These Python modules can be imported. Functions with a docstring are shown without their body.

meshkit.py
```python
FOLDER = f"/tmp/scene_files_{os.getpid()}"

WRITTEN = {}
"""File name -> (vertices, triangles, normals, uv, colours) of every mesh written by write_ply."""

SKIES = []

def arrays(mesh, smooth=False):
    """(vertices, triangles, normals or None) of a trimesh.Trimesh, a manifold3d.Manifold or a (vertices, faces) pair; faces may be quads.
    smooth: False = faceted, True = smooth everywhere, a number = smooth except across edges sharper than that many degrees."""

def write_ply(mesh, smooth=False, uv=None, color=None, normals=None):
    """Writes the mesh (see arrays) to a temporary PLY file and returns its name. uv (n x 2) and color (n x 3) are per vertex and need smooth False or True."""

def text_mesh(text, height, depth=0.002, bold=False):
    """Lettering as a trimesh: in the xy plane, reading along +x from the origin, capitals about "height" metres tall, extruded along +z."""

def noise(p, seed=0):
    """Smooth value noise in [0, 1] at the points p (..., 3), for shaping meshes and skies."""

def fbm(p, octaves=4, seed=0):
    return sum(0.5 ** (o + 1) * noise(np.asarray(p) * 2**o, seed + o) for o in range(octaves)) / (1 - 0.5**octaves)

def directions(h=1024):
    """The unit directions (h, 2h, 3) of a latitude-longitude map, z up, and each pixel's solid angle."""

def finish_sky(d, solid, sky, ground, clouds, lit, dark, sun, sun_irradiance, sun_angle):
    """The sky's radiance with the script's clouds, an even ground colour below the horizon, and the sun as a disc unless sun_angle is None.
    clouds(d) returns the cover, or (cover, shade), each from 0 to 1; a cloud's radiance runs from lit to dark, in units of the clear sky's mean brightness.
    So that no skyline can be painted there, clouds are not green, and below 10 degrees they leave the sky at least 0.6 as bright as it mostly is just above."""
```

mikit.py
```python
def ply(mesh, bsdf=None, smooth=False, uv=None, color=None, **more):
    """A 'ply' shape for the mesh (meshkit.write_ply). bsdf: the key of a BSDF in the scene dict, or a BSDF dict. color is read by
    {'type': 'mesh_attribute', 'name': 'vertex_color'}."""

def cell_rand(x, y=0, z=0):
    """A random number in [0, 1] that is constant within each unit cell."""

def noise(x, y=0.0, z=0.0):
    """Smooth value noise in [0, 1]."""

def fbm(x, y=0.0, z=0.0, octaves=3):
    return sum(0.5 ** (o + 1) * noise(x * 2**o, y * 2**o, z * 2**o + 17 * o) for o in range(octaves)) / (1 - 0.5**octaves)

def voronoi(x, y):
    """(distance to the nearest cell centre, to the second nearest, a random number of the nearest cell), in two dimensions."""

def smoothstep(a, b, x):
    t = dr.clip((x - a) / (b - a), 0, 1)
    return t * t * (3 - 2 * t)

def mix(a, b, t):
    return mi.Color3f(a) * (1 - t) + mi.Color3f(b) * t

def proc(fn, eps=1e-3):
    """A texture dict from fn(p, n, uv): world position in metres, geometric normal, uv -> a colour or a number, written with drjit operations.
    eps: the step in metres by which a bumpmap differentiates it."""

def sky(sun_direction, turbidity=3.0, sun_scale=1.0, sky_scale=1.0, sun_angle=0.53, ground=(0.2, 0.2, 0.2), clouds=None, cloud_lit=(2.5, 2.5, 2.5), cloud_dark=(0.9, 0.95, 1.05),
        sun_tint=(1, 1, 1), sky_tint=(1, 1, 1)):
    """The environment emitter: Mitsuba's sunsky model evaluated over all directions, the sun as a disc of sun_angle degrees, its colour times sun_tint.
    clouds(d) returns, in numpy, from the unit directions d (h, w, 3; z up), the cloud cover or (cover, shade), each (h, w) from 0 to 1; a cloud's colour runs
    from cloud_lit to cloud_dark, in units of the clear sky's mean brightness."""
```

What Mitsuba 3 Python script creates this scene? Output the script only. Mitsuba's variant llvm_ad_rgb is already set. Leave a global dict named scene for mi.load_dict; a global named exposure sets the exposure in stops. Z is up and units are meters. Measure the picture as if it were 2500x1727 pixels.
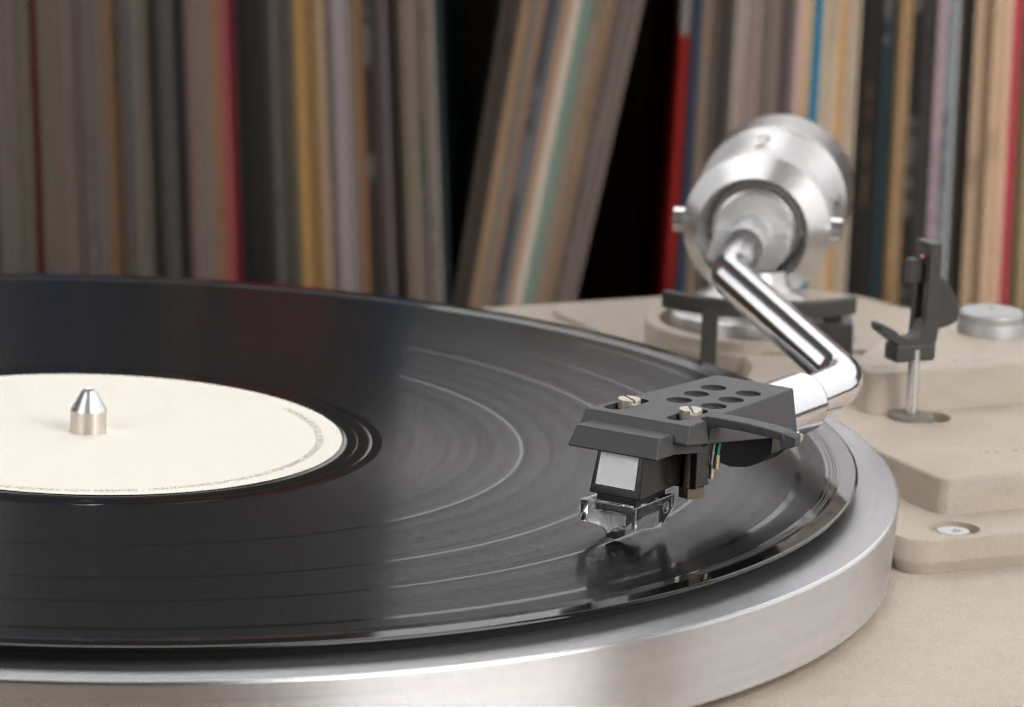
import math, random, numpy as np, trimesh, drjit as dr, mitsuba as mi, manifold3d as m3, shapely
from shapely.geometry import Polygon
import mikit, meshkit
from mikit import proc, noise, fbm, smoothstep, mix, cell_rand
rng = random.Random(7)
nrg = np.random.default_rng(7)
T = mi.ScalarTransform4f
scene, labels = {}, {}
MM = 0.001                                   # everything below is laid out in millimetres, record label at z = 0, spindle at the origin

# ---------------------------------------------------------------- camera
CAM = np.array([82.71, -924.42, 225.57]); PITCH, ROLL = 0.21966, 0.04172
fw = np.array([0, math.cos(PITCH), -math.sin(PITCH)]); r0 = np.array([1.0, 0, 0]); u0 = np.cross(r0, fw)
up = np.cross(r0 * math.cos(ROLL) + u0 * math.sin(ROLL), fw)
scene['camera'] = {'type': 'thinlens', 'fov': 12.091, 'fov_axis': 'x', 'aperture_radius': 0.0026, 'focus_distance': 0.886,
                   'near_clip': 0.05, 'far_clip': 20.0,
                   'to_world': T().look_at(origin=(CAM * MM).tolist(), target=((CAM + 800 * fw) * MM).tolist(), up=up.tolist())}

# ---------------------------------------------------------------- lights: three studio softboxes and the dim room
exposure = 0.27
def softbox(name, pos, target, w, h, rad, label):
    pos, target = np.array(pos, float), np.array(target, float)
    scene[name] = {'type': 'rectangle', 'to_world': T().look_at(origin=(pos * MM).tolist(), target=(target * MM).tolist(), up=[0, 0, 1]) @ T().scale([w * MM / 2, h * MM / 2, 1]),
                   'bsdf': {'type': 'diffuse', 'reflectance': {'type': 'rgb', 'value': [.8, .8, .8]}},
                   'emitter': {'type': 'area', 'radiance': {'type': 'rgb', 'value': rad}}}
    labels[name] = {'label': label, 'category': 'lamp'}
softbox('studio_softbox', (650, -475, 440), (100, -90, 0), 610, 800, [3.7, 3.68, 3.64], 'white studio softbox at the right front of the turntable')
softbox('studio_softbox_001', (-560, -560, 400), (60, -60, 0), 430, 480, [3.1, 3.1, 3.16], 'white studio softbox at the left front of the turntable')
softbox('studio_softbox_002', (-90, 560, 860), (110, 40, 0), 860, 560, [2.3, 2.3, 2.32], 'white studio softbox hanging high at the left rear of the turntable')
softbox('background_panel', (394, 700, 430), (394, 0, 430), 700, 580, [.60, .595, .605], 'white lit panel standing behind the sleeves on the right')
softbox('background_panel_001', (-330, 520, 320), (-330, 0, 320), 500, 560, [.68, .68, .70], 'white lit panel standing beyond the left end of the shelf')
softbox('side_panel', (735, 300, 290), (100, 300, 290), 760, 640, [.54, .54, .555], 'white lit panel at the right side of the turntable')
scene['room_light'] = {'type': 'constant', 'radiance': {'type': 'rgb', 'value': [.05, .047, .044]}}

# ---------------------------------------------------------------- materials
def lin(c):
    c = np.asarray(c, float) / 255
    return np.where(c <= .04045, c / 12.92, ((c + .055) / 1.055) ** 2.4)
def rgb(*c): return {'type': 'rgb', 'value': [float(x) for x in c]}
def princ(base, rough=.5, spec=.5, metallic=0.0, **k):
    b = base if isinstance(base, dict) else rgb(*base)
    return {'type': 'principled', 'base_color': b, 'roughness': rough, 'specular': spec, 'metallic': metallic, **k}
def bump(tex, scale, inner): return {'type': 'bumpmap', 'arbitrary': tex, 'scale': scale, 'bsdf': inner}
def two(b): return {'type': 'twosided', 'bsdf': b}

def paint_col(p, n, uv):
    q = p * 1000
    g = noise(q.x * 3.3, q.y * 3.3, q.z * 3.3)
    f = fbm(q.x * .16, q.y * .16, q.z * .3, 3)
    sp = smoothstep(.80, .90, noise(q.x * 4.1 + 7, q.y * 4.1, q.z * 4.1))
    c = mix([.362, .306, .247], [.482, .412, .338], dr.clip(.25 + .55 * g + .5 * (f - .5), 0, 1))
    return mix(c, [.66, .62, .58], sp * .6)
def paint_bump(p, n, uv):
    q = p * 1000
    return noise(q.x * 2.6, q.y * 2.6, q.z * 2.6) * .7 + noise(q.x * 5.5, q.y * 5.5, q.z * 5.5) * .3
scene['paint'] = two(bump(proc(paint_bump, 1e-4), 7e-5, princ(proc(paint_col), .46, .42)))

def brush(freq, lo, hi):
    def f(p, n, uv):
        v = uv.y * 1000
        return lo + (hi - lo) * (.6 * noise(v * freq, uv.x * 2.0) + .4 * noise(v * freq * 3.1 + 9, uv.x * 5.0))
    return f
# turned and brushed aluminium: uv.x runs round the turning axis, uv.y is metres along the profile
scene['brushed_aluminium'] = two({'type': 'roughconductor', 'material': 'none', 'distribution': 'ggx', 'alpha_u': .045, 'alpha_v': .36,
                                  'specular_reflectance': proc(lambda p, n, uv: mix([.70, .70, .71], [.93, .93, .93], .45 * noise(uv.y * 7000, uv.x * 40) + .35 * noise(uv.y * 2600, uv.x * 25) + .2 * noise(uv.y * 900, uv.x * 9)))})
scene['turned_aluminium'] = two({'type': 'roughconductor', 'material': 'none', 'distribution': 'ggx', 'alpha_u': .10, 'alpha_v': .26, 'specular_reflectance': rgb(.80, .795, .79)})
scene['platter_face'] = two({'type': 'roughconductor', 'material': 'none', 'distribution': 'ggx', 'alpha_u': .10, 'alpha_v': .20, 'specular_reflectance': proc(lambda p, n, uv: mix([.56, .56, .57], [.66, .66, .665], .6 * noise(uv.y * 5200, uv.x * 3) + .4 * noise(uv.y * 1500, uv.x * 7)))})
scene['knob_aluminium'] = two({'type': 'roughconductor', 'material': 'none', 'distribution': 'ggx', 'alpha': .33, 'specular_reflectance': rgb(.58, .58, .58)})
scene['screw_steel'] = two({'type': 'roughconductor', 'material': 'none', 'distribution': 'ggx', 'alpha': .35, 'specular_reflectance': rgb(.84, .84, .84)})
scene['satin_aluminium'] = two({'type': 'roughconductor', 'material': 'none', 'distribution': 'ggx', 'alpha': .30, 'specular_reflectance': rgb(.78, .78, .78)})
scene['polished_steel'] = two({'type': 'roughconductor', 'material': 'none', 'distribution': 'ggx', 'alpha': .07, 'specular_reflectance': rgb(.76, .755, .75)})
scene['chrome'] = two({'type': 'roughconductor', 'material': 'none', 'distribution': 'ggx', 'alpha': .018, 'specular_reflectance': rgb(.86, .86, .87)})
scene['spindle_steel'] = two({'type': 'roughconductor', 'material': 'none', 'distribution': 'ggx', 'alpha_u': .10, 'alpha_v': .2, 'specular_reflectance': rgb(.78, .73, .67)})
scene['spindle_tip'] = two({'type': 'roughconductor', 'material': 'none', 'distribution': 'ggx', 'alpha': .13, 'specular_reflectance': rgb(.84, .83, .84)})
scene['nickel'] = two({'type': 'roughconductor', 'material': 'none', 'distribution': 'ggx', 'alpha': .30, 'specular_reflectance': rgb(.70, .64, .54)})
scene['bronze'] = two({'type': 'roughconductor', 'material': 'none', 'distribution': 'ggx', 'alpha': .28, 'specular_reflectance': rgb(.36, .29, .22)})
scene['brass'] = two({'type': 'roughconductor', 'material': 'none', 'distribution': 'ggx', 'alpha': .22, 'specular_reflectance': rgb(.60, .48, .36)})

def dust(p, n, uv):
    q = p * 1000
    s = smoothstep(.87, .93, noise(q.x * 5.3, q.y * 5.3, q.z * 5.3))
    return mix([.050, .050, .053], [.24, .235, .225], s * .5)
scene['matt_plastic'] = two(bump(proc(paint_bump, 1e-4), 1.2e-5, princ(proc(dust), .48, .5)))
scene['grey_plastic'] = two(princ(proc(lambda p, n, uv: mix([.042, .041, .038], [.056, .055, .052], noise(p.x * 3000, p.y * 3000, p.z * 3000))), .42, .45))
scene['washer_plastic'] = two(princ([.16, .145, .125], .5, .4))
scene['gloss_plastic'] = two(princ([.012, .012, .012], .25, .5))
scene['dark_rubber'] = two(princ([.008, .008, .008], .7, .3))

# vinyl: uv.x metres from the spindle, uv.y round the record; the grooves scatter across themselves
def groove_tone(p, n, uv):
    r = uv.x * 1000
    a = noise(r * .7, 3.1) * .3 + noise(r * 2.7, 1.7) * .3 + noise(r * 8.0, 5.3) * .4
    return a
def vinyl_dust(p, n, uv):
    q = p * 1000
    d = smoothstep(.895, .94, noise(q.x * 3.1, q.y * 3.1, 4.2)) * .35
    return mix([.0045, .0045, .0050], [.22, .21, .20], d * .5)
# the flat lands between the grooves mirror, the groove walls scatter across themselves
scene['vinyl_grooves'] = two({'type': 'blendbsdf', 'weight': proc(lambda p, n, uv: .60 + .28 * groove_tone(p, n, uv)),
                              'a': {'type': 'principled', 'base_color': proc(vinyl_dust), 'specular': .36, 'roughness': .13},
                              'b': {'type': 'principled', 'base_color': proc(vinyl_dust), 'specular': .085, 'anisotropic': .9, 'roughness': proc(lambda p, n, uv: .27 + .16 * groove_tone(p, n, uv))}})
scene['vinyl_land'] = two(princ(proc(vinyl_dust), .10, .26))
scene['vinyl_gloss'] = two(princ(proc(vinyl_dust), .07, .55))
def label_col(p, n, uv):
    q = p * 1000
    f = fbm(q.x * .5, q.y * .5, 0, 3)
    c = mix([.81, .775, .675], [.83, .80, .705], f)
    s = smoothstep(.86, .92, noise(q.x * 1.7, q.y * 2.2, 1.0)) * .09 + smoothstep(.91, .95, noise(q.x * 3.9, q.y * 3.9, 8.0)) * .22
    return mix(c, [.44, .40, .30], s)
scene['label_paper'] = two(princ(proc(label_col), .55, .35))
scene['label_ink'] = two(princ([.36, .34, .29], .6, .3))
scene['sleeve_card'] = two(princ({'type': 'mesh_attribute', 'name': 'vertex_color'}, .5, .35))
scene['clear_plastic'] = {'type': 'dielectric', 'int_ior': 1.49, 'ext_ior': 1.0}
scene['edge_glint'] = princ([.80, .81, .82], .22, .5, spec_trans=.8)  # whitish colour standing in for light caught by the guard's clear edges
scene['frosted_plastic'] = {'type': 'roughdielectric', 'distribution': 'ggx', 'alpha': .22, 'int_ior': 1.49, 'ext_ior': 1.0}
scene['green_wire'] = two(princ([.0, .16, .07], .35, .5))
scene['white_wire'] = two(princ([.62, .62, .63], .35, .5))
scene['red_plastic'] = two(princ([.55, .25, .24], .4, .5))
scene['dark_wood'] = two(princ(proc(lambda p, n, uv: mix([.13, .09, .06], [.19, .13, .09], fbm(p.x * 20, p.y * 8, p.z * 160, 3))), .6, .3))
scene['table_wood'] = two(princ(proc(lambda p, n, uv: mix([.10, .07, .05], [.17, .12, .085], fbm(p.x * 8, p.y * 120, 0, 3))), .5, .4))

# ---------------------------------------------------------------- mesh helpers (all in mm)
def put(key, mesh, bsdf, smooth=30, uv=None, color=None):
    if hasattr(mesh, 'to_mesh'):
        k = mesh.to_mesh(); mesh = trimesh.Trimesh(np.array(k.vert_properties[:, :3]), np.array(k.tri_verts), process=False)
    if isinstance(mesh, tuple): v, f = mesh
    else: v, f = np.array(mesh.vertices), np.array(mesh.faces)
    n, base = 1, key
    while key in scene: key = f'{base}_{n:03d}'; n += 1
    scene[key] = mikit.ply(trimesh.Trimesh(np.asarray(v, float) * MM, f, process=False), bsdf, smooth=smooth, uv=uv, color=color)
    return key
def lathe(groups, seg=256, frame=None, a0=math.pi / 2):
    """Groups of (r, z) points turned round the z axis of frame (origin, x, y, z); a crease between groups. Returns verts, faces, uv."""
    V, F, UV = [], [], []; base = 0; arc = 0.0
    ang = a0 + np.linspace(0, 2 * math.pi, seg + 1)
    for g in groups:
        g = np.asarray(g, float); L = np.concatenate([[0], np.cumsum(np.hypot(*np.diff(g, axis=0).T))])
        for k, (r, z) in enumerate(g):
            V.append(np.stack([r * np.cos(ang), r * np.sin(ang), np.full(seg + 1, z)], 1))
            UV.append(np.stack([np.linspace(0, 1, seg + 1), np.full(seg + 1, (arc + L[k]) * MM)], 1))
        m = seg + 1
        for k in range(len(g) - 1):
            i = base + k * m + np.arange(seg); j = i + m
            F.append(np.stack([i, i + 1, j + 1], 1)); F.append(np.stack([i, j + 1, j], 1))
        base += m * len(g); arc += L[-1]
    V = np.concatenate(V); F = np.concatenate(F); UV = np.concatenate(UV)
    n = np.cross(V[F[:, 1]] - V[F[:, 0]], V[F[:, 2]] - V[F[:, 0]]); F = F[np.linalg.norm(n, axis=1) > 1e-9]
    if frame is not None:
        o, x, y, z = [np.asarray(t, float) for t in frame]; V = o + V[:, :1] * x + V[:, 1:2] * y + V[:, 2:] * z
    return V, F, UV
def put_lathe(key, groups, bsdf, seg=256, frame=None, flip=False, uv=True, a0=math.pi / 2):
    V, F, UV = lathe(groups, seg, frame, a0)
    if flip: F = F[:, ::-1]
    return put(key, (V, F), bsdf, smooth=True, uv=UV if uv else None)
def axis_frame(o, z, hint=(0, 0, 1)):
    z = np.asarray(z, float); z = z / np.linalg.norm(z); x = np.cross(hint, z)
    if np.linalg.norm(x) < 1e-6: x = np.array([1.0, 0, 0])
    x /= np.linalg.norm(x); return (np.asarray(o, float), x, np.cross(z, x), z)
def M(v, f): return m3.Manifold(m3.Mesh(np.asarray(v, np.float32), np.asarray(f, np.uint32)))
def hull(pts): return m3.Manifold.hull_points(np.asarray(pts, float).tolist())
def ball(r, n=16): return m3.Manifold.sphere(r, n)
def box(lo, hi): 
    lo, hi = np.array(lo, float), np.array(hi, float)
    return m3.Manifold.cube((hi - lo).tolist()).translate(lo.tolist())
def rbox(lo, hi, r=.3, n=16):
    lo, hi = np.array(lo, float) + r, np.array(hi, float) - r
    c = [np.array([a, b, d]) for a in (lo[0], hi[0]) for b in (lo[1], hi[1]) for d in (lo[2], hi[2])]
    return m3.Manifold.batch_hull([ball(r, n).translate(p.tolist()) for p in c])
def prism(poly, z0, z1): return m3.Manifold.extrude(m3.CrossSection([list(map(tuple, poly))]), z1 - z0).translate([0, 0, z0])
def rprism(poly, z0, z1, r, n=16):
    p = Polygon(poly).buffer(-r, join_style='mitre')
    return m3.Manifold.minkowski_sum(prism(list(p.exterior.coords)[:-1] if p.exterior.is_ccw else list(p.exterior.coords)[:-1][::-1], z0 + r, z1 - r), ball(r, n))
def cyl(r, z0, z1, x=0, y=0, n=48, r2=None): return m3.Manifold.cylinder(z1 - z0, r, r if r2 is None else r2, n).translate([x, y, z0])
def place(man, o, x, y, z):
    x, y, z, o = [np.asarray(t, float) for t in (x, y, z, o)]
    return man.transform(np.stack([x, y, z, o], 1).tolist())
def rodm(p, q, r, n=24, r2=None):
    o, x, y, z = axis_frame(p, np.asarray(q, float) - np.asarray(p, float)); L = np.linalg.norm(np.asarray(q, float) - np.asarray(p, float))
    return place(m3.Manifold.cylinder(L, r, r if r2 is None else r2, n), o, x, y, z)
def tube(path, r, seg=48):
    """Round tube along a polyline of points; returns verts, faces."""
    P = np.asarray(path, float); t = np.gradient(P, axis=0); t /= np.linalg.norm(t, axis=1, keepdims=True)
    n0 = np.array([0, 0, 1.0]); V = []
    R = np.broadcast_to(r, len(P))
    for p, d, rr in zip(P, t, R):
        n = n0 - d * (n0 @ d); n /= np.linalg.norm(n); b = np.cross(d, n); n0 = n
        a = np.linspace(0, 2 * math.pi, seg, endpoint=False)
        V.append(p + rr * (np.cos(a)[:, None] * n + np.sin(a)[:, None] * b))
    V = np.concatenate(V); F = []
    for k in range(len(P) - 1):
        i = k * seg + np.arange(seg); j = k * seg + (np.arange(seg) + 1) % seg
        F += [np.stack([i, j, j + seg], 1), np.stack([i, j + seg, i + seg], 1)]
    V = np.vstack([V, P[0], P[-1]]); c0, c1 = len(V) - 2, len(V) - 1; a = np.arange(seg); b = (a + 1) % seg; e = (len(P) - 1) * seg
    F += [np.stack([np.full(seg, c0), b, a], 1), np.stack([np.full(seg, c1), e + a, e + b], 1)]
    return V, np.concatenate(F)
def fillet(points, radius, n=24):
    """Polyline with its inner corners rounded by arcs."""
    radii = radius if isinstance(radius, list) else [radius] * len(points)
    P = [np.asarray(p, float) for p in points]; out = [P[0]]
    for k in range(1, len(P) - 1):
        radius = radii[k - 1]; a, b, c = P[k - 1], P[k], P[k + 1]; u, v = (a - b), (c - b); u /= np.linalg.norm(u); v /= np.linalg.norm(v)
        th = math.acos(np.clip(u @ v, -1, 1)); d = radius / math.tan(th / 2); w = (u + v) / np.linalg.norm(u + v); o = b + w * radius / math.sin(th / 2)
        s, e = b + u * d - o, b + v * d - o; om = math.acos(np.clip(s @ e / radius ** 2, -1, 1))
        for t in np.linspace(0, 1, n): out.append(o + (math.sin((1 - t) * om) * s + math.sin(t * om) * e) / math.sin(om))
    out.append(P[-1])
    R = [out[0]]
    for p, q in zip(out[:-1], out[1:]):
        k = max(1, int(np.linalg.norm(q - p) / 4)); R += [p + (q - p) * (j + 1) / k for j in range(k)]
    return np.array(R)
def tag(key, label, cat=None, group=None, kind=None):
    d = labels.setdefault(key, {}); d['label'] = label
    if cat: d['category'] = cat
    if group: d['group'] = group
    if kind: d['kind'] = kind

# ---------------------------------------------------------------- the setting: the table everything stands on
A = math.radians(27.5)                       # the turntable stands turned on the table
U, V_ = np.array([math.cos(A), math.sin(A), 0]), np.array([-math.sin(A), math.cos(A), 0]); Z = np.array([0, 0, 1.0])
PL = lambda man, o=(0, 0, 0): place(man, o, U, V_, Z)     # plinth coordinates (a, b, z)
put('tabletop', box((-900, -700, -92), (1100, 440, -72)), 'table_wood', smooth=False)
labels['tabletop'] = {'label': 'wooden table top under the turntable', 'kind': 'structure'}

# ---------------------------------------------------------------- turntable: plinth and its stepped tonearm board
tag('turntable', 'beige stone-textured turntable with stepped arm board under the platter', 'turntable')
PZ = -21.5
put('turntable__plinth', PL(rprism(Polygon([(-174, -178), (276, -178), (276, 172), (-174, 172)]).buffer(-26).buffer(26, 12).exterior.coords[:-1], -70, PZ, 1.4, 12)), 'paint')
put('turntable__rear_panel', PL(rprism(Polygon([(186, 112), (262, 112), (262, 165), (186, 165)]).buffer(-10).buffer(10, 8).exterior.coords[:-1], PZ - 1, PZ + 1.5, .5, 12)), 'paint')
# lowest step, its foot cut back under a sharp edge
def draft(poly, z0, z1, off, r, n=14):
    """Rounded block whose walls lean in by off from z0 to z1."""
    p0 = Polygon(poly).buffer(-r, join_style='round'); c = np.array(p0.centroid.coords[0]); q = np.array(p0.exterior.coords[:-1])
    if not p0.exterior.is_ccw: q = q[::-1]
    ext = q.max(0) - q.min(0); sc = 1 - 2 * off / ext
    base = prism(q.tolist(), z0 + r, z1 - r)
    def w(v):
        t = (v[2] - z0) / (z1 - z0); k = 1 - t * (1 - sc)
        return (c[0] + (v[0] - c[0]) * k[0], c[1] + (v[1] - c[1]) * k[1], v[2])
    return m3.Manifold.minkowski_sum(base.warp(w), ball(r, n))
rr = lambda poly, r: list(Polygon(poly).buffer(-r).buffer(r, 10).exterior.coords)[:-1]
step1 = rr([(142.2, -79.3), (262, -79.3), (262, 60), (142.2, 60)], 5.0)
low = m3.Manifold.batch_hull([prism(list(shapely.geometry.polygon.orient(Polygon(step1).buffer(-.9)).exterior.coords)[:-1], PZ - .5, PZ),
                              prism(list(shapely.geometry.polygon.orient(Polygon(step1)).exterior.coords)[:-1], -19.2, -19.0)])
top1 = draft(step1, -19.6, -14.3, .15, .5)
SC = np.array([171.9, 7.5]); sa, sb = SC @ U[:2], SC @ V_[:2]
rec1 = cyl(5.3, -15.9, -10, sa, sb, 64, 5.5)
s1 = (low + top1) - rec1
put('turntable__arm_board_step', PL(s1), 'paint')
WA = np.array([167.5, 71.0]); wa, wb = WA @ U[:2], WA @ V_[:2]
PV = np.array([136.5, 151.0]); pa, pb = PV @ U[:2], PV @ V_[:2]     # tonearm pivot
step2 = rr(shapely.unary_union([Polygon([(157.6, -64.2), (262, -64.2), (262, 40), (241, 85), (226, 112), (192, 112), (180, 60), (172, 40), (157.6, 20)]), shapely.Point(pa, pb).buffer(25.5)]).exterior.coords, 2.5)
b2 = draft(step2, -23.0, -7.0, 1.8, .8) - cyl(5.6, -9.0, 0, wa + 3.4, wb - .2, 48)
boss = m3.Manifold.minkowski_sum(cyl(23.2, -12, -5.4, pa, pb, 72), ball(.8, 12))
def hole(xy, r, d, z=-7.0): a, b = np.array(xy) @ U[:2], np.array(xy) @ V_[:2]; return cyl(r, z - d, z + 6, a, b, 32)
b2 = (b2 + boss) - cyl(20.8, -11.0, 20, pa, pb, 96) - hole((126.4, 123.0), 3.2, 4) - hole((161.0, 133.5), 2.6, 4)
put('turntable__arm_board_step', PL(b2), 'paint')
step3 = rr([(172, -10.5), (262, -10.5), (262, 26), (196, 26), (176, 4)], 3.5)
b3 = draft(step3, -12.0, 1.6, 2.0, .9)
put('turntable__arm_board_step', PL(b3), 'paint')
well = PL(cyl(20.7, -11.0, -9.5, pa, pb, 64)); put('turntable__well_floor', well, 'paint')
# pad of worn raised marks on the arm board
wm = []
for (a0, b0, z, n, dx) in ((178, -46.5, -7.0, 9, 2.2), (189, -53.5, -7.0, 7, 2.3), (178, -3.5, 1.6, 12, 2.6)):
    a = a0
    for k in range(n):
        w = rng.uniform(.7, 1.7)
        if rng.random() < .8: wm.append(rbox((a, b0 + rng.uniform(-.15, .15), z - .35), (a + w, b0 + rng.uniform(.8, 1.5), z + .22), .18, 8))
        a += dx
k = put('turntable__worn_lettering', PL(m3.Manifold.compose(wm)), 'paint'); tag(k, 'row of worn raised lettering, no longer readable', kind='stuff')
# countersunk hexagon screw
head = cyl(3.25, -16.2, -14.75, sa, sb, 96) - m3.Manifold.cylinder(3, 1.75, 1.75, 6).translate([sa, sb, -15.6])
for i in range(64):
    t = 2 * math.pi * i / 64; head = head - cyl(.10, -15.4, -14, sa + 3.27 * math.cos(t), sb + 3.27 * math.sin(t), 6)
k = put('turntable__hexagon_screw', PL(head), 'screw_steel', smooth=False); tag(k, 'bright hexagon socket screw sunk in a round recess')

# knob at the right
KC = np.array([188.2, 120.6])
kf = (np.array([KC[0], KC[1], 0]), np.array([1, 0, 0]), np.array([0, 1, 0]), Z)
put_lathe('turntable__dial_knob', [[(0, 6.6), (6.5, 6.6)], [(6.5, 6.6), (7.05, 6.4), (7.25, 5.9)], [(7.25, 5.9), (7.1, 4.2)], [(7.1, 4.2), (7.4, 3.8), (7.5, 1.0)]], 'knob_aluminium', 128, kf, flip=True)
ft = trimesh.util.concatenate([meshkit.text_mesh(t, 1.3, .12) for t in '0']); v = np.array(ft.vertices)
put('turntable__dial_knob__numeral', (v + [KC[0] - .6, KC[1] + 1.6, 6.6], ft.faces), 'grey_plastic', smooth=False)

# arm rest: post, washer, clip with latch and lever
W3 = np.array([WA[0], WA[1], 0]); RS = lambda man: place(man, W3, U, V_, Z)
put_lathe('turntable__arm_rest__washer', [[(1.6, -6.0), (3.2, -6.0)], [(3.2, -6.0), (4.3, -6.05), (4.8, -6.4), (4.85, -7.0)], [(4.85, -7.0), (4.6, -7.9)]], 'washer_plastic', 64, (W3, U, V_, Z), flip=True)
put('turntable__arm_rest__post', RS(cyl(1.3, -9, 8, 0, 0, 48)), 'polished_steel', 40)
XZ = lambda poly, y0, y1, r=.25: place(rprism(poly, y0, y1, r, 10), W3, U, Z, -V_)     # outline in (u, z), thickness along -v
clip = XZ([(1.2, 8.9), (4.4, 8.9), (4.9, 11), (4.7, 30.6), (1.9, 30.6), (1.5, 14.0)], -5.2, 1.2)
hook = XZ([(-9.6, 13.6), (-9.3, 12.4), (-5.4, 9.6), (-4.4, 8.9), (2.5, 8.9), (2.5, 14.6), (1.5, 13.6), (.9, 12.0), (-.6, 10.7), (-2.6, 10.5), (-4.4, 11.3), (-5.6, 12.4), (-9.2, 14.2)], -2.9, 1.2)
notch = place(box((.6, 13.5, -3.2), (3.4, 26.0, -.6)), W3, U, Z, -V_)
k = put('turntable__arm_rest__clip', (clip - notch) + hook, 'grey_plastic'); tag(k, 'dark grey hooked arm clip')
put('turntable__arm_rest__latch', RS(rbox((-1.5, 1.4, 21.8), (2.0, 3.6, 27.0), .3)), 'grey_plastic')
put('turntable__arm_rest__pin', RS(cyl(.45, 27.3, 27.9, 1.2, 1.2, 16)), 'red_plastic')
put('turntable__arm_rest__block', RS(rbox((-5.2, -1.2, 5.3), (4.7, 4.2, 9.3), .8)), 'grey_plastic')
lever = XZ([(4.5, 23.6), (7, 22.4), (9.4, 20.2), (11.1, 17.4), (11.8, 14.8), (11.3, 12.9), (9.2, 11.9), (4.5, 11.0)], -3.2, -1.6, .3) - place(box((4.9, 15.5, -4), (5.6, 20, 0)), W3, U, Z, -V_)
k = put('turntable__arm_rest__lever', lever, 'grey_plastic'); tag(k, 'rounded fin lever at the right of the arm clip')

# cueing lift: curved bar round the pivot, its post and the lift housing
def arcbar(rad, a0, a1, z0, z1, w):
    th = np.radians(np.linspace(a0, a1, 40)); c = PV
    o = [(c[0] + (rad + w / 2) * math.cos(t), c[1] + (rad + w / 2) * math.sin(t)) for t in th]; i = [(c[0] + (rad - w / 2) * math.cos(t), c[1] + (rad - w / 2) * math.sin(t)) for t in th[::-1]]
    return rprism(o + i, z0, z1, .35, 10)
put('turntable__cueing_lift__bar', arcbar(29.5, 226.5, 317.5, 2.4, 6.2, 2.4), 'grey_plastic')
put('turntable__cueing_lift__post', rbox((124.4, 121.3, -9), (128.0, 124.8, 4), .3), 'grey_plastic')
put('turntable__cueing_lift__housing', rbox((149.6, 128.6, -9), (158.6, 139.5, .2), .6) + rbox((152, 131.0, -.5), (156, 136, 4.0), .4), 'grey_plastic')

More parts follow.
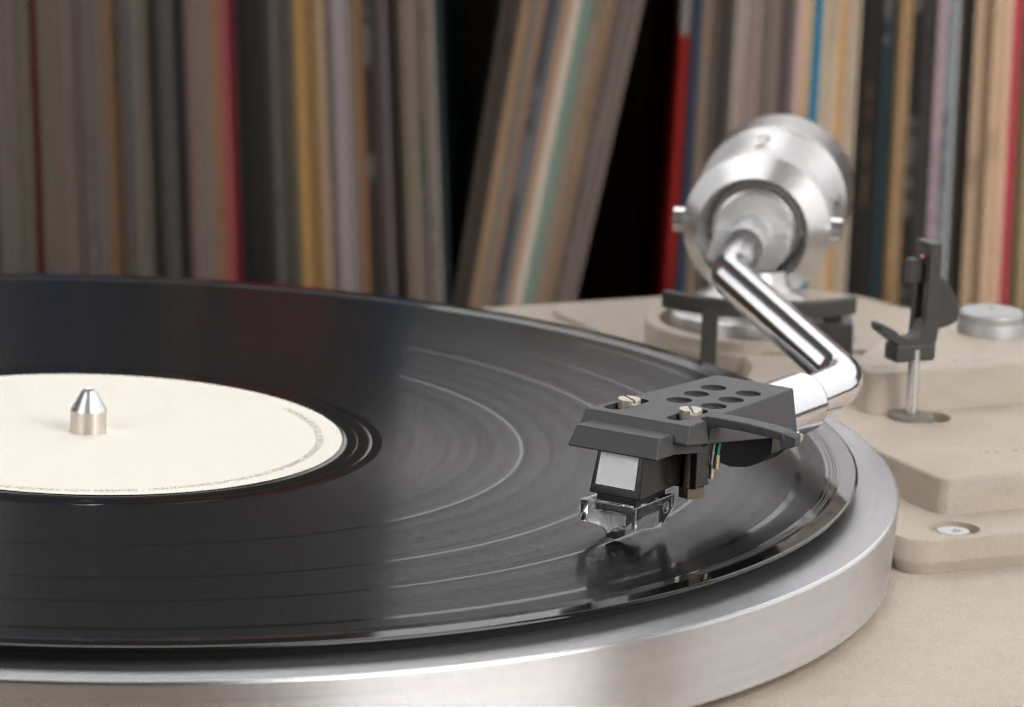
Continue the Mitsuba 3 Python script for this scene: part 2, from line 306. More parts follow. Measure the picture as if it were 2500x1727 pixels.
# tonearm base: silver ring in the well and pedestal
bf = (np.array([PV[0], PV[1], 0]), U, V_, Z)
put_lathe('turntable__arm_base_ring', [[(8, -2.0), (17.4, -2.0)], [(17.4, -2.0), (18.0, -2.25), (18.2, -2.8)], [(18.2, -2.8), (18.2, -9.4)]], 'turned_aluminium', 160, bf, flip=True)
put_lathe('turntable__arm_pedestal', [[(12.8, -2.1), (12.8, .9)], [(12.8, .9), (12.2, 1.6), (9.6, 2.8), (8.2, 4.6), (7.8, 8.0)]], 'turned_aluminium', 128, bf, flip=False)

# ---------------------------------------------------------------- platter with spindle, mat and record
tag('platter', 'thick brushed aluminium platter turning under the black record', 'platter')
cf = (np.zeros(3), np.array([1.0, 0, 0]), np.array([0, 1.0, 0]), Z)
put_lathe('platter__top_face', [[(0, -3.75), (140, -3.75), (159.1, -3.7)]], 'platter_face', 720, cf, flip=True)
put_lathe('platter__disc', [[(159.1, -3.7), (159.55, -3.85), (159.75, -4.3)], [(159.75, -4.3), (159.3, -10), (158.7, -18.9)], [(158.7, -18.9), (158.2, -19.5)], [(158.2, -19.5), (120, -19.5)]], 'brushed_aluminium', 720, cf, flip=True)
put_lathe('platter__spindle', [[(3.56, -6), (3.56, 4.35)], ], 'spindle_steel', 96, cf)
put_lathe('platter__spindle__tip', [[(3.56, 4.35), (3.5, 4.5), (3.3, 4.9), (1.75, 7.6), (1.5, 8.15), (1.05, 8.62), (.55, 8.88), (0, 8.96)]], 'spindle_tip', 96, cf)
put_lathe('platter_mat', [[(3.7, -1.6), (146.5, -1.6)], [(146.5, -1.6), (147.0, -1.9), (147, -3.72)]], 'dark_rubber', 256, cf, flip=True)
tag('platter_mat', 'thin black mat between the platter and the record', 'mat')

tag('vinyl_record', 'black long playing record with a cream paper label', 'record')
def vin(key, groups, bsdf):
    V, F, UV = lathe(groups, 512, cf); UV = np.stack([np.hypot(V[:, 0], V[:, 1]) * MM, UV[:, 0] * .3], 1)
    n = np.cross(V[F[:, 1]] - V[F[:, 0]], V[F[:, 2]] - V[F[:, 0]])
    if n[:, 2].mean() < 0: F = F[:, ::-1]
    return put(key, (V, F), bsdf, smooth=True, uv=UV)
gaps = [(85.4, .35), (107.4, .4), (122.6, .4), (139.9, .7)]
# cut grooves in tracks, with bare lands between them
zg, r = -.30, 57.9
for g, w in gaps + [(145.05, 0)]:
    vin('vinyl_record__track', [[(r, zg), (g - w, zg)]], 'vinyl_grooves')
    if w: vin('vinyl_record__track_gap', [[(g - w, zg), (g + w, zg)]], 'vinyl_land')
    r = g + w
ro = [(50.0, -.10), (50.25, -.45), (51.3, -.38), (53.15, -.36), (53.25, -.46), (53.35, -.36), (55.85, -.34), (55.95, -.46), (56.05, -.34), (57.9, -.30)]
k = vin('vinyl_record__run_out', [ro], 'vinyl_gloss'); tag(k, 'smooth glossy band round the label')
# the lip rises gently to a flat rim; the lead-in grooves are cut into the slope
lead, r, zl = [], 145.05, lambda r: -.30 + (r - 145.05) * .068
for g in (145.85, 146.55, 147.05):
    lead += [[(r, zl(r)), (g - .11, zl(g - .11))], [(g - .11, zl(g - .11)), (g, zl(g) - .09), (g + .11, zl(g + .11))]]; r = g + .11
lead.append([(r, zl(r)), (147.6, zl(147.6))])
k = vin('vinyl_record__rim', lead + [[(147.6, zl(147.6)), (147.75, -.09), (147.9, -.08)], [(147.9, -.08), (150.9, -.14)], [(150.9, -.14), (151.25, -.22), (151.42, -.40), (151.48, -.62)], [(151.48, -.62), (151.3, -.95), (150.6, -1.25), (147, -1.55), (140, -1.57)]], 'vinyl_gloss')
k = vin('vinyl_record__label', [[(3.62, 0), (49.8, 0)], [(49.8, 0), (50.0, -.03), (50.0, -.2)]], 'label_paper'); tag(k, 'cream paper label with a ring of small print')
txt = 'OF THE RECORDED WORK RESERVED - UNAUTHORISED COPYING PUBLIC PERFORMANCE AND BROADCASTING OF THIS RECORD PROHIBITED'
tm = meshkit.text_mesh(txt, 1.42, .04); tv = np.array(tm.vertices); w = tv[:, 0].max()
th = np.radians(-107.6 + (tv[:, 0] / w) * (34.0 + 107.6)); rad = 47.75 - tv[:, 1]
put('vinyl_record__label__small_print', (np.stack([-1.45 + rad * np.cos(th), -.5 + rad * np.sin(th), .01 + tv[:, 2]], 1), tm.faces), 'label_ink', smooth=False)

# ---------------------------------------------------------------- tonearm
tag('tonearm', 'chrome tonearm with black headshell and large silver counterweight', 'tonearm')
H = math.radians(59.5); hd = np.array([math.cos(H), math.sin(H), 0]); sd = np.array([hd[1], -hd[0], 0]); HO = np.array([106.1, -61.7, 22.0])
HS = lambda man: place(man, HO, hd, -sd, Z)                 # headshell coordinates (h forward to the pivot, -s, z): s is mirrored so that the frame stays right-handed
def Y(lo, hi):                                              # a box given in (h, s, z)
    return (lo[0], -hi[1], lo[2]), (hi[0], -lo[1], hi[2])
def hb(lo, hi, r=None): lo, hi = Y(lo, hi); return box(lo, hi) if r is None else rbox(lo, hi, r)
def hh(pts): return hull([(p[0], -p[1], p[2]) for p in pts])
R_ = .35
shell = hh([(R_, -10.7, -R_), (R_, 10.7, -R_), (40.2, 10.8, -R_), (40.6, -5.5, -R_), (-.9, -11.1, -3.2), (-.9, 11.0, -3.2), (13.5, 11.4, -3.3), (40.2, 12.2, -8.7), (40.6, -7.2, -8.7), (13.5, -10.4, -3.3)])
plug = HS(hull([(h, y, z) for h in (33.0, 40.3) for y, z in ((-11.2, -7.5), (-11.0, -11.4), (-8.6, -13.6), (-6.0, -14.8), (-2.6, -15.3), (.8, -14.8), (3.6, -13.2), (6.0, -11.2), (6.4, -7.5))]))
k = put('tonearm__headshell__rear_plug', plug, 'gloss_plastic', 25); tag(k, 'glossy black rounded underside at the rear of the headshell')
shell = m3.Manifold.minkowski_sum(shell, ball(R_, 12))
cut = m3.Manifold()
for h in (17.3, 24.0, 30.7):
    for s in (-.8, 6.6): cut = cut + cyl(2.42, -.62, 1, h, -s, 40) + cyl(1.45, -1.5, -.62, h, -s, 40, 2.42) + cyl(1.45, -6.5, -1.4, h, -s, 40)
for s0, s1 in ((-7.3, -6.3), (5.95, 6.35)):
    a, b = (4.2, -s0), (11.8, -s1)
    for r, d in ((1.85, -1.0), (1.45, -12)): cut = cut + m3.Manifold.batch_hull([cyl(r, d, 1, a[0], a[1], 32), cyl(r, d, 1, b[0], b[1], 32)])
shell = shell - cut
k = put('tonearm__headshell', HS(shell), 'matt_plastic', 25); tag(k, 'black slotted headshell with six round holes')
bar = m3.Manifold.minkowski_sum(hh([(-5.7, -9.0, -2.0), (-5.7, 7.9, -2.0), (3, 7.9, -2.0), (3, -9.0, -2.0), (-7.5, -9.6, -5.2), (-7.5, 8.4, -5.2), (4, 8.0, -5.6), (4, -9.2, -5.6)]), ball(.3, 12))
put('tonearm__headshell__front_bar', HS(bar), 'matt_plastic', 25)
cheek = hh([(-1, 7.8, -2.2), (8, 10.6, -2.6), (8, 10.8, -6.4), (-1, 8.2, -5.6), (6, 4, -3), (6, 4, -5.8)])
put('tonearm__headshell__cheek', HS(cheek), 'matt_plastic', 25)
lp = [(8.2, -6.2), (8.0, -2.6), (9.9, .35), (11, .75), (13.5, .8), (18, .75), (22.5, .5), (26.8, .05), (27.3, -1.5), (22.5, -1.15), (18, -.95), (13.3, -.95), (12.3, -1.3), (11.5, -4.7)]
lf = rprism([(-a, b) for a, b in lp][::-1], 0, 3.9, .28, 10)       # outline (-s, z), thickness along h
lift = place(lf, HO + hd * 6.4, -sd, Z, -hd * -1) if np.linalg.det(np.stack([-sd, Z, hd])) > 0 else place(lf.mirror([0, 0, 1]).translate([0, 0, 3.9]), HO + hd * 6.4, -sd, Z, hd)
tip = HS(m3.Manifold.minkowski_sum(hh([(6.7, 26.3, -.2), (6.7, 26.3, -1.4), (6.9, 26.6, -3.1), (9.6, 26.3, -.2), (9.6, 28.6, -.6), (7.4, 28.8, -.9), (7.4, 28.8, -2.2), (9.4, 28.6, -2.4)]), ball(.25, 10)))
k = put('tonearm__headshell__finger_lift', lift, 'matt_plastic', 25); tag(k, 'curved black finger lift at the side of the headshell')
put('tonearm__headshell__finger_lift_tip', tip, 'matt_plastic', 25)
for (h, s, turn) in ((8.9, -6.75, 0.95), (9.1, 6.15, 0.62)):
    m = m3.Manifold.minkowski_sum(cyl(1.95, -.9, .75, 0, 0, 40), ball(.22, 10)) - box((-4, -.32, .25), (4, .32, 2)).rotate([0, 0, math.degrees(turn)])
    put('tonearm__headshell__screw', HS(m.translate([h, -s, 0])), 'nickel', 30)

# cartridge under the headshell
bd = m3.Manifold.minkowski_sum(hh([(-4.0, -5.0, -5.0), (-4.0, 4.0, -5.0), (-5.9, -5.6, -13.6), (-5.9, 4.6, -13.6), (8.5, 4.6, -13.2), (8.5, -5.6, -13.2), (8.5, 4.0, -5), (8.5, -5.0, -5)]), ball(.3, 10))
pocket = hh([(-8, -4.45, -4.5), (-8, 3.45, -4.5), (-8, -4.75, -12.2), (-8, 3.55, -12.2), (-4.2, -4.45, -4.5), (-4.2, 3.45, -4.5), (-5.85, -4.75, -12.2), (-5.85, 3.55, -12.2)])
k = put('tonearm__cartridge', HS(bd - pocket), 'gloss_plastic', 25); tag(k, 'black cartridge with a silver front plate')
pl = hh([(-4.5, -4.4, -4.6), (-4.5, 3.4, -4.6), (-6.08, -4.7, -12.15), (-6.08, 3.5, -12.15), (-3.9, -4.4, -4.6), (-3.9, 3.4, -4.6), (-5.4, -4.7, -12.15), (-5.4, 3.5, -12.15)])
put('tonearm__cartridge__face_plate', HS(pl), 'satin_aluminium', False)
put('tonearm__cartridge__stylus_holder', HS(hb((-5.6, -4.6, -17.4), (5.5, 3.7, -13.5), .25)), 'gloss_plastic')
put('tonearm__cartridge__stylus_holder', HS(hb((3.0, 3.0, -19.9), (5.6, 4.6, -15.0), .2)), 'gloss_plastic')
# clear U-shaped guard: front wall with a pointed lower edge, two cheeks
x0, x1, zt, zb, rb = -6.5, 5.2, -14.9, -19.1, .13
soft = lambda m: m3.Manifold.minkowski_sum(m, ball(rb, 8))
def slabx(pts, lo, hi, ax):
    """Outline swept between lo and hi: ax 'h' takes (s, z) points, ax 's' takes (h, z) points."""
    return hh([(v, q[0], q[1]) if ax == 'h' else (q[0], v, q[1]) for v in (lo, hi) for q in pts])
fr = soft(slabx([(x0 + rb, zb + rb), (-2.4, zb + rb), (x1 - rb, zb + rb), (x1 - rb, zt - rb), (x0 + rb, zt - rb)], -8.2 + rb, -6.9 - rb, 'h')) + soft(slabx([(-2.6, zb + .3), (-.6, zb - 1.3), (1.4, zb + .3)], -8.2 + rb, -6.9 - rb, 'h'))
cheek_pts = [(-7.3, zt - rb), (6.2, zt - rb), (6.2, zt - 2.2), (2.0, zb - 1.2), (-1.0, zb - .9), (-7.3, zb + rb)]
bore = place(m3.Manifold.cylinder(3, 1.0, 1.0, 32), (3.2, -6.5, -16.9), (1, 0, 0), (0, 0, -1), (0, 1, 0))
guard = fr + soft(slabx(cheek_pts, x0 + rb, x0 + 1.2 - rb, 's')) + (soft(slabx(cheek_pts, x1 - 1.2 + rb, x1 - rb, 's')) - bore)
tabs = hb((-8.45, -1.3, zb + 1.0), (-8.0, -.9, zb + 2.5), .1) + hb((-8.45, .1, zb + 1.0), (-8.0, .5, zb + 2.5), .1) + hb((-8.45, -1.8, zb + 2.4), (-8.0, 1.0, zb + 2.8), .1)
guard = guard + tabs
k = put('tonearm__cartridge__stylus_guard', HS(guard), 'clear_plastic', 25); tag(k, 'clear plastic stylus guard')
win = hh([(h, q[0], q[1]) for h in (-8.62, -8.24) for q in ((-4.6, zt - 1.3), (3.3, zt - 1.3), (3.3, zb + .9), (1.2, zb + .2), (-.6, zb - .6), (-2.4, zb + .2), (-4.6, zb + .9))])
k = put('tonearm__cartridge__stylus_guard__raised_window', HS(win), 'frosted_plastic', 25)
# pale rods added along its edges, painting the light the clear plastic catches
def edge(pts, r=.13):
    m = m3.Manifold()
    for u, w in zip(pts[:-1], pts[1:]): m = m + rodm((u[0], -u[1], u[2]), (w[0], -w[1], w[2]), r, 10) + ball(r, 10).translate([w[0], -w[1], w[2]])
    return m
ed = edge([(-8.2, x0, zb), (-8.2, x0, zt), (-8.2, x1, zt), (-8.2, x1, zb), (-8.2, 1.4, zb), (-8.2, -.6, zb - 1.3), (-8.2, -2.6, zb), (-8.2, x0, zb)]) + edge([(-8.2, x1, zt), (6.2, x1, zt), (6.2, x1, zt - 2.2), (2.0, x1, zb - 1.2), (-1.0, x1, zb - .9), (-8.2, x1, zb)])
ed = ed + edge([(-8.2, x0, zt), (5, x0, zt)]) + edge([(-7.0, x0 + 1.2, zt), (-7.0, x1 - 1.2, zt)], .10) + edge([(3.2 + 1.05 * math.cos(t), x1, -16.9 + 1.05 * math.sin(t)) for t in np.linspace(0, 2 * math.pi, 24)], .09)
put('tonearm__cartridge__stylus_guard__edge_glint', HS(ed), 'edge_glint', 40)
put('tonearm__cartridge__stylus', HS(rodm((4, .5, -18.6), (-5.2, .5, -21.2), .55, 16) + rbox((-6.9, -.7, -21.6), (-3.6, 1.6, -20.3), .15)) + HS(rodm((-5.2, .5, -21.4), (-5.4, .5, -22.15), .28, 12, .05)), 'gloss_plastic')
# mounting lug, threaded screw and nut at the right, a second screw at the left
def thread(h, s, z0, z1):
    m = cyl(.95, z0, z1, h, -s, 20); z = z0 + .2
    while z < z1 - .3: m = m + cyl(1.18, z, z + .22, h, -s, 20, .95) + cyl(.95, z - .2, z, h, -s, 20, 1.18); z += .46
    return m
for s in (6.5, -7.3):
    put('tonearm__cartridge__mounting_screw', HS(thread(9.2, s, -15.0, -5.0)), 'brass', 30)
    put('tonearm__cartridge__nut', HS(m3.Manifold.cylinder(1.9, 2.45, 2.45, 6).rotate([0, 0, 12]).translate([10.4, -s, -16.0]) + cyl(2.0, -14.2, -13.95, 10.4, -s, 32)), 'bronze', False)
lug = hb((8.0, -8.5, -13.9), (13.0, 8.6, -3.2), .2) - hb((7.0, 5.0, -20), (11.6, 7.6, 0)) - hb((7.0, -8.2, -20), (11.6, -6.2, 0))
put('tonearm__cartridge__mounting_lug', HS(lug), 'gloss_plastic')
for s, c, o in ((8.9, 'green_wire', 0.0), (7.3, 'white_wire', 1.2)):
    pts = fillet([(20, s - 1, -3.5), (15.8 + o, s, -4.2), (14.6 + o, s + .3, -8.5 - o * 2)], 2.0, 8)
    v, f = tube([(p[0], -p[1], p[2]) for p in pts], .52, 16)
    put('tonearm__cartridge__wire', HS(M(v, f)), c, 40)
    put('tonearm__cartridge__connector', HS(rodm((14.6 + o, -s - .3, -8.4 - o * 2), (14.2 + o, -s - .35, -11 - o * 2), .62, 16)), 'brass', 40)

# collar and S-shaped tube
C0, C1 = HO + hd * 34 + sd * 2.65 - Z * 7.7, HO + hd * 61.0 + sd * 2.65 - Z * 7.7
cfm = axis_frame(C0, C1 - C0)
put_lathe('tonearm__collar', [[(0, 0), (5.6, 0), (5.95, .3)], [(5.95, .3), (5.95, 26.3)], [(5.95, 26.3), (5.8, 26.8), (4.0, 27.0)]], 'chrome', 96, cfm)
pin = HO + hd * 44.5 + sd * 1.0 - Z * 2.3
put('tonearm__collar__pin', rodm(pin - Z * 2, pin + Z * .7, 1.0, 24), 'polished_steel', 40)
sc = HO + hd * 51.0 + sd * 6.4 - Z * 11.8
put('tonearm__collar__pin', rodm(sc - sd * 2, sc + sd * 1.6 - Z * .3, .8, 24), 'polished_steel', 40)
ez = np.array([.149, .989, 0]); ex = np.array([.989, -.149, 0]); AP = np.array([136.0, 150.1, 15.8])       # arm axis and pivot
path = fillet([C1 - hd * 3, np.array([149.3, 8.6, 14.4]), np.array([129.0, 104.5, 15.3]), AP - ez * 17.0], [21.0, 36.0], 36)
v, f = tube(path, 4.35, 64); put('tonearm__tube', (v, f), 'chrome', True)
st = AP - ez * 18.0
put_lathe('tonearm__tube__sleeve', [[(4.2, 0), (4.75, 0)], [(4.75, 0), (4.75, 1.6)], [(4.75, 1.6), (4.3, 1.7)], [(4.3, 1.7), (4.3, 20)]], 'satin_aluminium', 64, axis_frame(st, ez))
k = put_lathe('tonearm__tube__band', [[(4.3, 1.7), (4.42, 1.8), (4.42, 2.6), (4.3, 2.7)]], 'dark_rubber', 64, axis_frame(st, ez))

# gimbal ring, bearing housing, counterweight: turned round the arm axis (t grows away from the camera)
gf = axis_frame(AP, ez)
put_lathe('tonearm__gimbal_ring', [[(10.9, 9.4), (11.0, 7.0), (12.4, .5)], [(12.5, .3), (12.7, 0)], [(12.7, 0), (16.6, 7.2)], [(16.6, 7.2), (16.85, 7.6), (16.85, 8.2)], [(16.85, 8.2), (16.85, 16.0)], [(16.85, 16), (12, 16.2)]], 'turned_aluminium', 192, gf)
put_lathe('tonearm__gimbal_ring__inner_wall', [[(10.9, 10.0), (10.4, 7.6)], [(10.4, 7.6), (9.3, 7.2)], [(9.3, 7.2), (9.0, 9.5)]], 'satin_aluminium', 128, gf)
put_lathe('tonearm__gimbal_ring__recess', [[(16, 14.0), (0, 14.0)]], 'satin_aluminium', 64, gf)
for sg in (-1, 1):
    c = AP + ez * 11 + ex * sg * 15
    put('tonearm__gimbal_ring__pivot_screw', rodm(c, c + ex * sg * 4.3, 2.8, 40) - rodm(c + ex * sg * 3.8, c + ex * sg * 6, 1.3, 24), 'polished_steel', 30)
yoke = hull([AP + ez * t + ex * x + Z * z for t in (7.5, 16.5) for x, z in ((-8, -13.5), (8, -13.5), (-9.5, -10), (9.5, -10), (-7.5, -16), (7.5, -16))])
# bearing housing: upper half disc set back, lower block in front of it
AR = lambda man: place(man, AP, ex, Z, -ez)                 # (x, z, towards the camera)
disc = m3.Manifold.minkowski_sum(prism([(8.6 * math.cos(t), 8.6 * math.sin(t)) for t in np.linspace(0, math.pi, 48)] + [(-8.6, -1.2), (8.6, -1.2)], -9, -1.2), ball(.25, 10))
lowb = m3.Manifold.minkowski_sum(hull([(-8.2, -.8, .9), (8.2, -.8, .9), (-8.2, -.8, -6), (8.2, -.8, -6), (-9.4, -6.0, 1.6), (5.0, -8.0, 1.6), (8.0, -3.2, 1.2), (-9.4, -6.2, -6), (5.0, -8.2, -6), (-6, -7.8, 1.6)]), ball(.6, 14))
put('tonearm__bearing_housing', AR(disc + lowb), 'satin_aluminium', 30)
put_lathe('tonearm__bearing_housing__rim', [[(8.9, 3.4), (9.5, 3.6), (9.7, 4.2), (9.7, 9.4)]], 'polished_steel', 128, gf)
put('tonearm__bearing_housing__pivot_point', AR(m3.Manifold.sphere(.55, 16).translate([10.9, .2, -3.0])), 'brass', True)
put_lathe('tonearm__counterweight', [[(17.5, 40.9), (17.6, 41.6)], [(17.6, 41.6), (17.6, 59.6)], [(17.6, 59.6), (17.2, 60.4), (14, 60.4)]], 'polished_steel', 192, gf)
put_lathe('tonearm__counterweight__dial', [[(13.6, 17.5), (13.9, 22.5)], [(13.9, 22.5), (17.2, 40.2)], [(17.2, 40.2), (17.5, 40.5), (17.5, 40.9)]], 'turned_aluminium', 192, gf)
def cone_text(ch, ang, t0, hgt):
    m = meshkit.text_mesh(ch, hgt, .12); v = np.array(m.vertices); v[:, 0] -= (v[:, 0].max() + v[:, 0].min()) / 2; v[:, 0] *= .62
    t = t0 + v[:, 1]; r = 13.9 + (t - 22.5) * (3.3 / 17.7) + .03 + v[:, 2]; a = math.radians(ang) - v[:, 0] / r
    return AP + np.stack([np.cos(a) * r], 1) * ex + np.stack([np.sin(a) * r], 1) * Z + t[:, None] * ez, m.faces
for ch, ang in (('2', 97), ('3', 8)):
    put('tonearm__counterweight__dial_numeral', cone_text(ch, ang, 28.0, 7.8), 'grey_plastic', False)

# ---------------------------------------------------------------- record shelf and its sleeves
tag('record_shelf', 'dark wooden shelf holding the row of record sleeves', 'shelf')
put('record_shelf__base_board', box((-420, 466, -238), (620, 815, -221)), 'dark_wood', False)
put('record_shelf__back_panel', box((-420, 815, -238), (620, 827, 10)), 'dark_wood', False)
SL = [
(-71.9,2.83,-0.0533,98,90,84,''),
(-69.2,2.57,-0.0537,98,90,82,''),
(-66.7,2.31,-0.0541,92,86,76,''),
(-64.2,2.67,-0.0545,94,86,76,''),
(-61.7,2.47,-0.0549,66,22,22,''),
(-59.1,2.57,-0.0552,94,88,78,''),
(-56.6,2.57,-0.0556,96,87,77,''),
(-54.3,2.06,-0.0560,98,86,78,''),
(-52.1,2.21,-0.0563,100,90,82,''),
(-49.9,2.16,-0.0567,90,80,76,''),
(-48.0,1.64,-0.0570,84,76,72,''),
(-45.9,2.72,-0.0573,98,90,84,''),
(-43.0,2.93,-0.0577,96,88,84,''),
(-40.3,2.57,-0.0581,108,84,64,''),
(-37.7,2.57,-0.0585,104,80,58,''),
(-34.8,3.24,-0.0590,74,70,68,''),
(-31.9,2.57,-0.0594,104,96,88,''),
(-29.3,2.57,-0.0598,100,90,78,''),
(-26.6,2.83,-0.0602,31,28,25,''),
(-24.0,2.47,-0.0606,76,75,71,''),
(-21.6,2.41,-0.0610,80,77,72,''),
(-18.8,3.08,-0.0614,28,26,24,'b'),
(-15.6,3.24,-0.0619,106,84,80,''),
(-11.9,4.32,-0.0625,114,102,94,''),
(-8.3,2.72,-0.0630,126,90,68,''),
(-5.6,2.72,-0.0635,130,66,68,''),
(-3.4,1.64,-0.0638,98,16,26,''),
(-1.2,2.83,-0.0641,36,33,34,''),
(1.5,2.57,-0.0646,30,30,29,'b'),
(4.1,2.57,-0.0649,38,34,32,''),
(6.7,2.67,-0.0653,46,41,40,'b'),
(9.9,3.85,-0.0658,92,87,82,''),
(13.4,3.08,-0.0664,80,74,62,'g'),
(16.6,3.24,-0.0669,150,116,70,''),
(19.9,3.34,-0.0674,138,106,70,''),
(22.8,2.57,-0.0678,148,124,98,''),
(25.3,2.41,-0.0682,94,86,85,''),
(29.1,5.19,-0.0688,138,128,130,''),
(32.1,1.79,-0.0693,118,102,84,''),
(34.3,2.57,-0.0696,136,100,72,''),
(37.3,3.35,-0.0700,48,43,38,'b'),
(40.7,3.58,-0.0706,92,80,80,''),
(43.6,2.24,-0.0710,24,20,18,''),
(45.6,1.68,-0.0713,60,46,30,''),
(47.6,2.35,-0.0716,130,116,100,''),
(49.9,2.24,-0.0720,126,112,98,''),
(51.8,1.57,-0.0723,94,88,80,'t'),
(54.6,4.03,-0.0727,126,116,106,''),
(57.6,2.01,-0.0732,28,40,42,''),
(76.2,5.53,0.1216,60,52,44,''),
(80.5,2.68,0.1283,146,118,92,''),
(82.7,1.72,0.1319,108,106,100,''),
(85.0,3.00,0.1357,120,96,82,''),
(87.7,2.36,0.1400,58,62,66,'w'),
(89.9,2.04,0.1435,92,90,92,''),
(92.0,2.14,0.1469,156,124,100,''),
(94.7,3.21,0.1512,164,150,136,''),
(97.6,2.68,0.1559,96,120,108,''),
(100.6,3.21,0.1606,114,102,92,''),
(104.0,3.75,0.1662,132,108,86,''),
(107.8,3.85,0.1723,110,98,90,''),
(111.7,3.90,0.1786,104,92,86,''),
(129.6,2.90,0.0132,128,22,14,'r'),
(132.6,3.00,0.0123,40,48,64,''),
(135.6,3.05,0.0115,116,100,84,''),
(138.4,2.58,0.0108,78,68,60,''),
(141.6,3.84,0.0100,58,51,50,''),
(145.6,4.12,0.0091,144,130,120,''),
(149.8,4.22,0.0080,126,110,100,''),
(152.8,1.87,0.0073,108,98,88,''),
(154.7,1.87,0.0068,112,101,90,''),
(157.0,2.81,0.0062,106,96,88,''),
(160.0,3.05,0.0055,80,72,70,''),
(162.8,2.58,0.0048,172,144,136,''),
(165.5,2.81,0.0042,174,150,116,''),
(168.2,2.62,0.0035,36,110,144,''),
(170.8,2.53,0.0028,178,162,140,''),
(173.2,2.34,0.0022,176,160,138,''),
(175.7,2.58,0.0016,188,150,106,''),
(179.0,3.98,0.0008,168,152,136,''),
(182.4,2.81,-0.0000,24,21,19,''),
(185.6,3.75,-0.0008,38,34,30,'o'),
(189.4,3.75,-0.0018,34,50,55,'b'),
(191.9,1.31,-0.0024,94,74,40,''),
(194.4,3.61,-0.0030,152,124,92,''),
(197.7,3.05,-0.0038,40,38,34,'b'),
(201.2,3.99,-0.0047,60,58,58,''),
(204.7,3.05,-0.0055,150,130,136,''),
(208.0,3.52,-0.0064,142,148,148,'u'),
(210.6,1.64,-0.0070,66,54,40,''),
(212.8,2.81,-0.0075,20,17,14,''),
(215.7,2.91,-0.0083,170,144,118,''),
(218.4,2.49,-0.0089,122,100,78,''),
(221.2,3.05,-0.0096,188,158,130,''),
(224.2,3.05,-0.0104,184,152,128,''),
(226.8,2.20,-0.0110,172,56,74,''),
(229.3,2.72,-0.0116,92,78,52,'g'),
(232.1,2.81,-0.0123,160,140,110,''),
(235.1,3.28,-0.0131,60,60,64,'')
]
halves = []
for x0, t, sl, cr, cg, cb, style in SL:                      # the thicker spines are pairs of sleeves standing tight together
    if t > 3.25 and style != 'r':
        f = rng.uniform(.42, .58); d = rng.uniform(-.10, .12)
        halves += [(x0 - t / 2 + t * f / 2, t * f, sl, cr, cg, cb, style), (x0 + t / 2 - t * (1 - f) / 2, t * (1 - f), sl, cr * (1 + d), cg * (1 + d), cb * (1 + d * rng.uniform(.5, 1.5)), '')]
    else: halves.append((x0, t, sl, cr, cg, cb, style))
SL = halves
def sleeve_mesh(t, base, style, r_, top=None):
    """A card sleeve 315 mm square: rounded spine at y = 0, bands of print down the spine."""
    rows = 130; z = np.linspace(0, 315, rows); e = min(.5, t * .3)
    prof = [(-t / 2, 315), (-t / 2, e), (-t / 2 + e * .35, e * .25), (-t / 2 + e, 0), (0, -.05), (t / 2 - e, 0), (t / 2 - e * .35, e * .25), (t / 2, e), (t / 2, 315)]
    prof = np.array(prof); n = len(prof)
    V = np.concatenate([np.column_stack([prof, np.full(n, zz)]) for zz in z])
    F = []
    for i in range(rows - 1):
        a = i * n + np.arange(n - 1); F += [np.stack([a, a + 1, a + 1 + n], 1), np.stack([a, a + 1 + n, a + n], 1)]
    last = (rows - 1) * n
    F.append(np.array([[last + k, last + k + 1, last + n - 1] for k in range(n - 2)]))
    base = np.asarray(base, float); C = np.repeat(base[None], rows, 0)
    j = r_.normal(0, .035, rows); j = np.convolve(j, np.ones(9) / 5, 'same'); C = C * (1 + j[:, None])
    other = {'b': (.23, .21, .20), 'g': (.06, .09, .05), 't': (.03, .06, .07), 'w': (.20, .20, .20), 'o': (.16, .09, .04), 'u': (.05, .09, .15)}.get(style)
    pos = 0
    while pos < rows:                                        # printed words down the spine
        ln = int(r_.integers(3, 16))
        if r_.random() < (.45 if other else .13):
            c = np.array(other) if other else base * r_.uniform(.55, .85)
            for i in range(pos, min(rows, pos + ln)): C[i] = C[i] * .45 + c * .55 if r_.random() < .75 else C[i]
        pos += ln + int(r_.integers(2, 14))
    if style == 'r': C[z > 230.5] = (.30, .27, .26)
    if top is not None: C[z > top[0]] = top[1]
    C = np.repeat(C, n, 0) * np.tile(np.clip(1 + r_.normal(0, .13, n), .6, 1.3), rows)[:, None]
    if style == 'r': C[V[:, 1] > 2] = (.62, .035, .02)         # its red cover
    return V, np.concatenate(F), C
NAMES = [((.02, .02, .02), 'black'), ((.05, .045, .04), 'charcoal'), ((.10, .09, .085), 'dark grey'), ((.17, .15, .13), 'grey brown'), ((.26, .24, .21), 'grey'), ((.33, .29, .24), 'greyish beige'), ((.46, .39, .31), 'beige'),
         ((.62, .52, .41), 'cream'), ((.33, .22, .13), 'brown'), ((.50, .33, .15), 'ochre'), ((.60, .38, .19), 'tan orange'), ((.52, .38, .23), 'tan'), ((.45, .30, .27), 'pinkish'), ((.42, .36, .37), 'lilac grey'),
         ((.02, .22, .36), 'bright blue'), ((.03, .04, .08), 'navy'), ((.015, .035, .04), 'dark teal'), ((.15, .23, .18), 'teal green'), ((.40, .43, .43), 'pale blue grey'), ((.18, .008, .014), 'dark red'), ((.30, .05, .06), 'red'), ((.48, .05, .09), 'crimson'), ((.40, .03, .012), 'orange red'),
         ((.60, .33, .20), 'salmon'), ((.13, .08, .03), 'olive brown')]
GAIN_L, GAIN_R = 1.28, 1.50  # left sleeves get less: their dimmer light is put into the colour
info = []
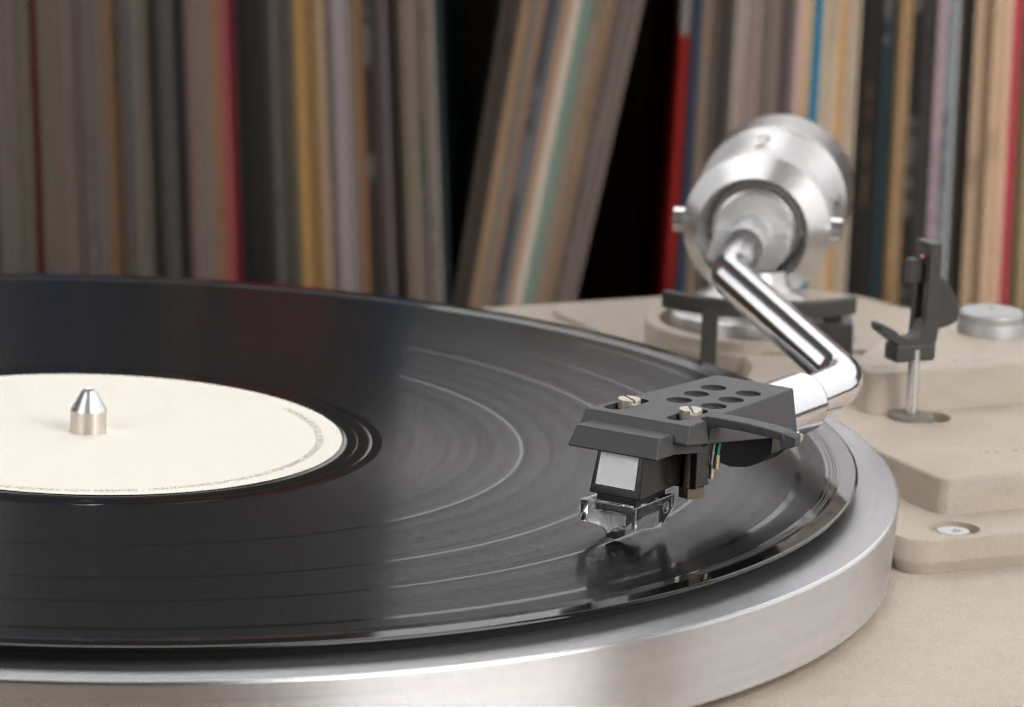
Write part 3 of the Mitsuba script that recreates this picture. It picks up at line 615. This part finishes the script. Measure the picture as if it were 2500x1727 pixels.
for i, (x0, t, sl, cr, cg, cb, style) in enumerate(SL):
    gain = GAIN_L if x0 < 75 else GAIN_R
    base = np.clip(lin((cr, cg, cb)) * gain, .004, .80)
    nm = min(NAMES, key=lambda q: np.sum((np.cbrt(q[0]) - np.cbrt(base)) ** 2))[1]
    hi = (.30, .02, .045) if 2 < x0 < 36 else (.02, .08, .20) if 42 < x0 < 66 else (.05, .07, .20) if x0 < -30 else None
    hi = (nrg.uniform(246, 262), hi) if hi is not None and nrg.random() < .75 else None
    V, F, C = sleeve_mesh(max(t - .12, .9) * (1 / math.sqrt(1 + sl * sl)), base, style, nrg, hi)
    key = 'record_sleeve' if i == 0 else f'record_sleeve_{i:03d}'
    zb = -221.0; jit = nrg.uniform(-.8, 1.2)
    th = math.atan(sl); cx = x0 + sl * zb
    V = V.copy(); X, Zc = V[:, 0].copy(), V[:, 2].copy()
    V[:, 0] = cx + X * math.cos(th) + Zc * math.sin(th); V[:, 2] = zb + abs(X.max() * math.sin(th)) - X * math.sin(th) + Zc * math.cos(th); V[:, 1] += 480 + jit
    put(key, (V, F), 'sleeve_card', smooth=False, color=C)
    info.append((key, nm, x0))
def zone(x):
    if x < 5: return 'far left on the shelf'
    if x < 75: return 'left of the dark gap'
    if x < 110: return 'in the leaning stack'
    if x < 158: return 'left of the counterweight'
    if x < 193: return 'above the counterweight'
    return 'behind the arm rest'
seen = {}
for i, (key, nm, x) in enumerate(info):
    lft = info[i - 1][1] if i else None; rgt = info[i + 1][1] if i + 1 < len(info) else None
    lab = f'{nm} sleeve between {lft} and {rgt} {zone(x)}' if lft and rgt else (f'{nm} sleeve, leftmost on the shelf' if rgt else f'{nm} sleeve, rightmost on the shelf')
    if SL[i][6] == 'r': lab = 'orange red sleeve at the right edge of the dark gap'
    if lab in seen:
        seen[lab] += 1; lab = lab.replace(' sleeve ', ' sleeve, ' + f'{seen[lab]}th'.replace('2th', '2nd').replace('3th', '3rd') + ' such, ', 1)
    else: seen[lab] = 1
    tag(key, lab, 'record sleeve', 'record sleeves standing on the shelf')
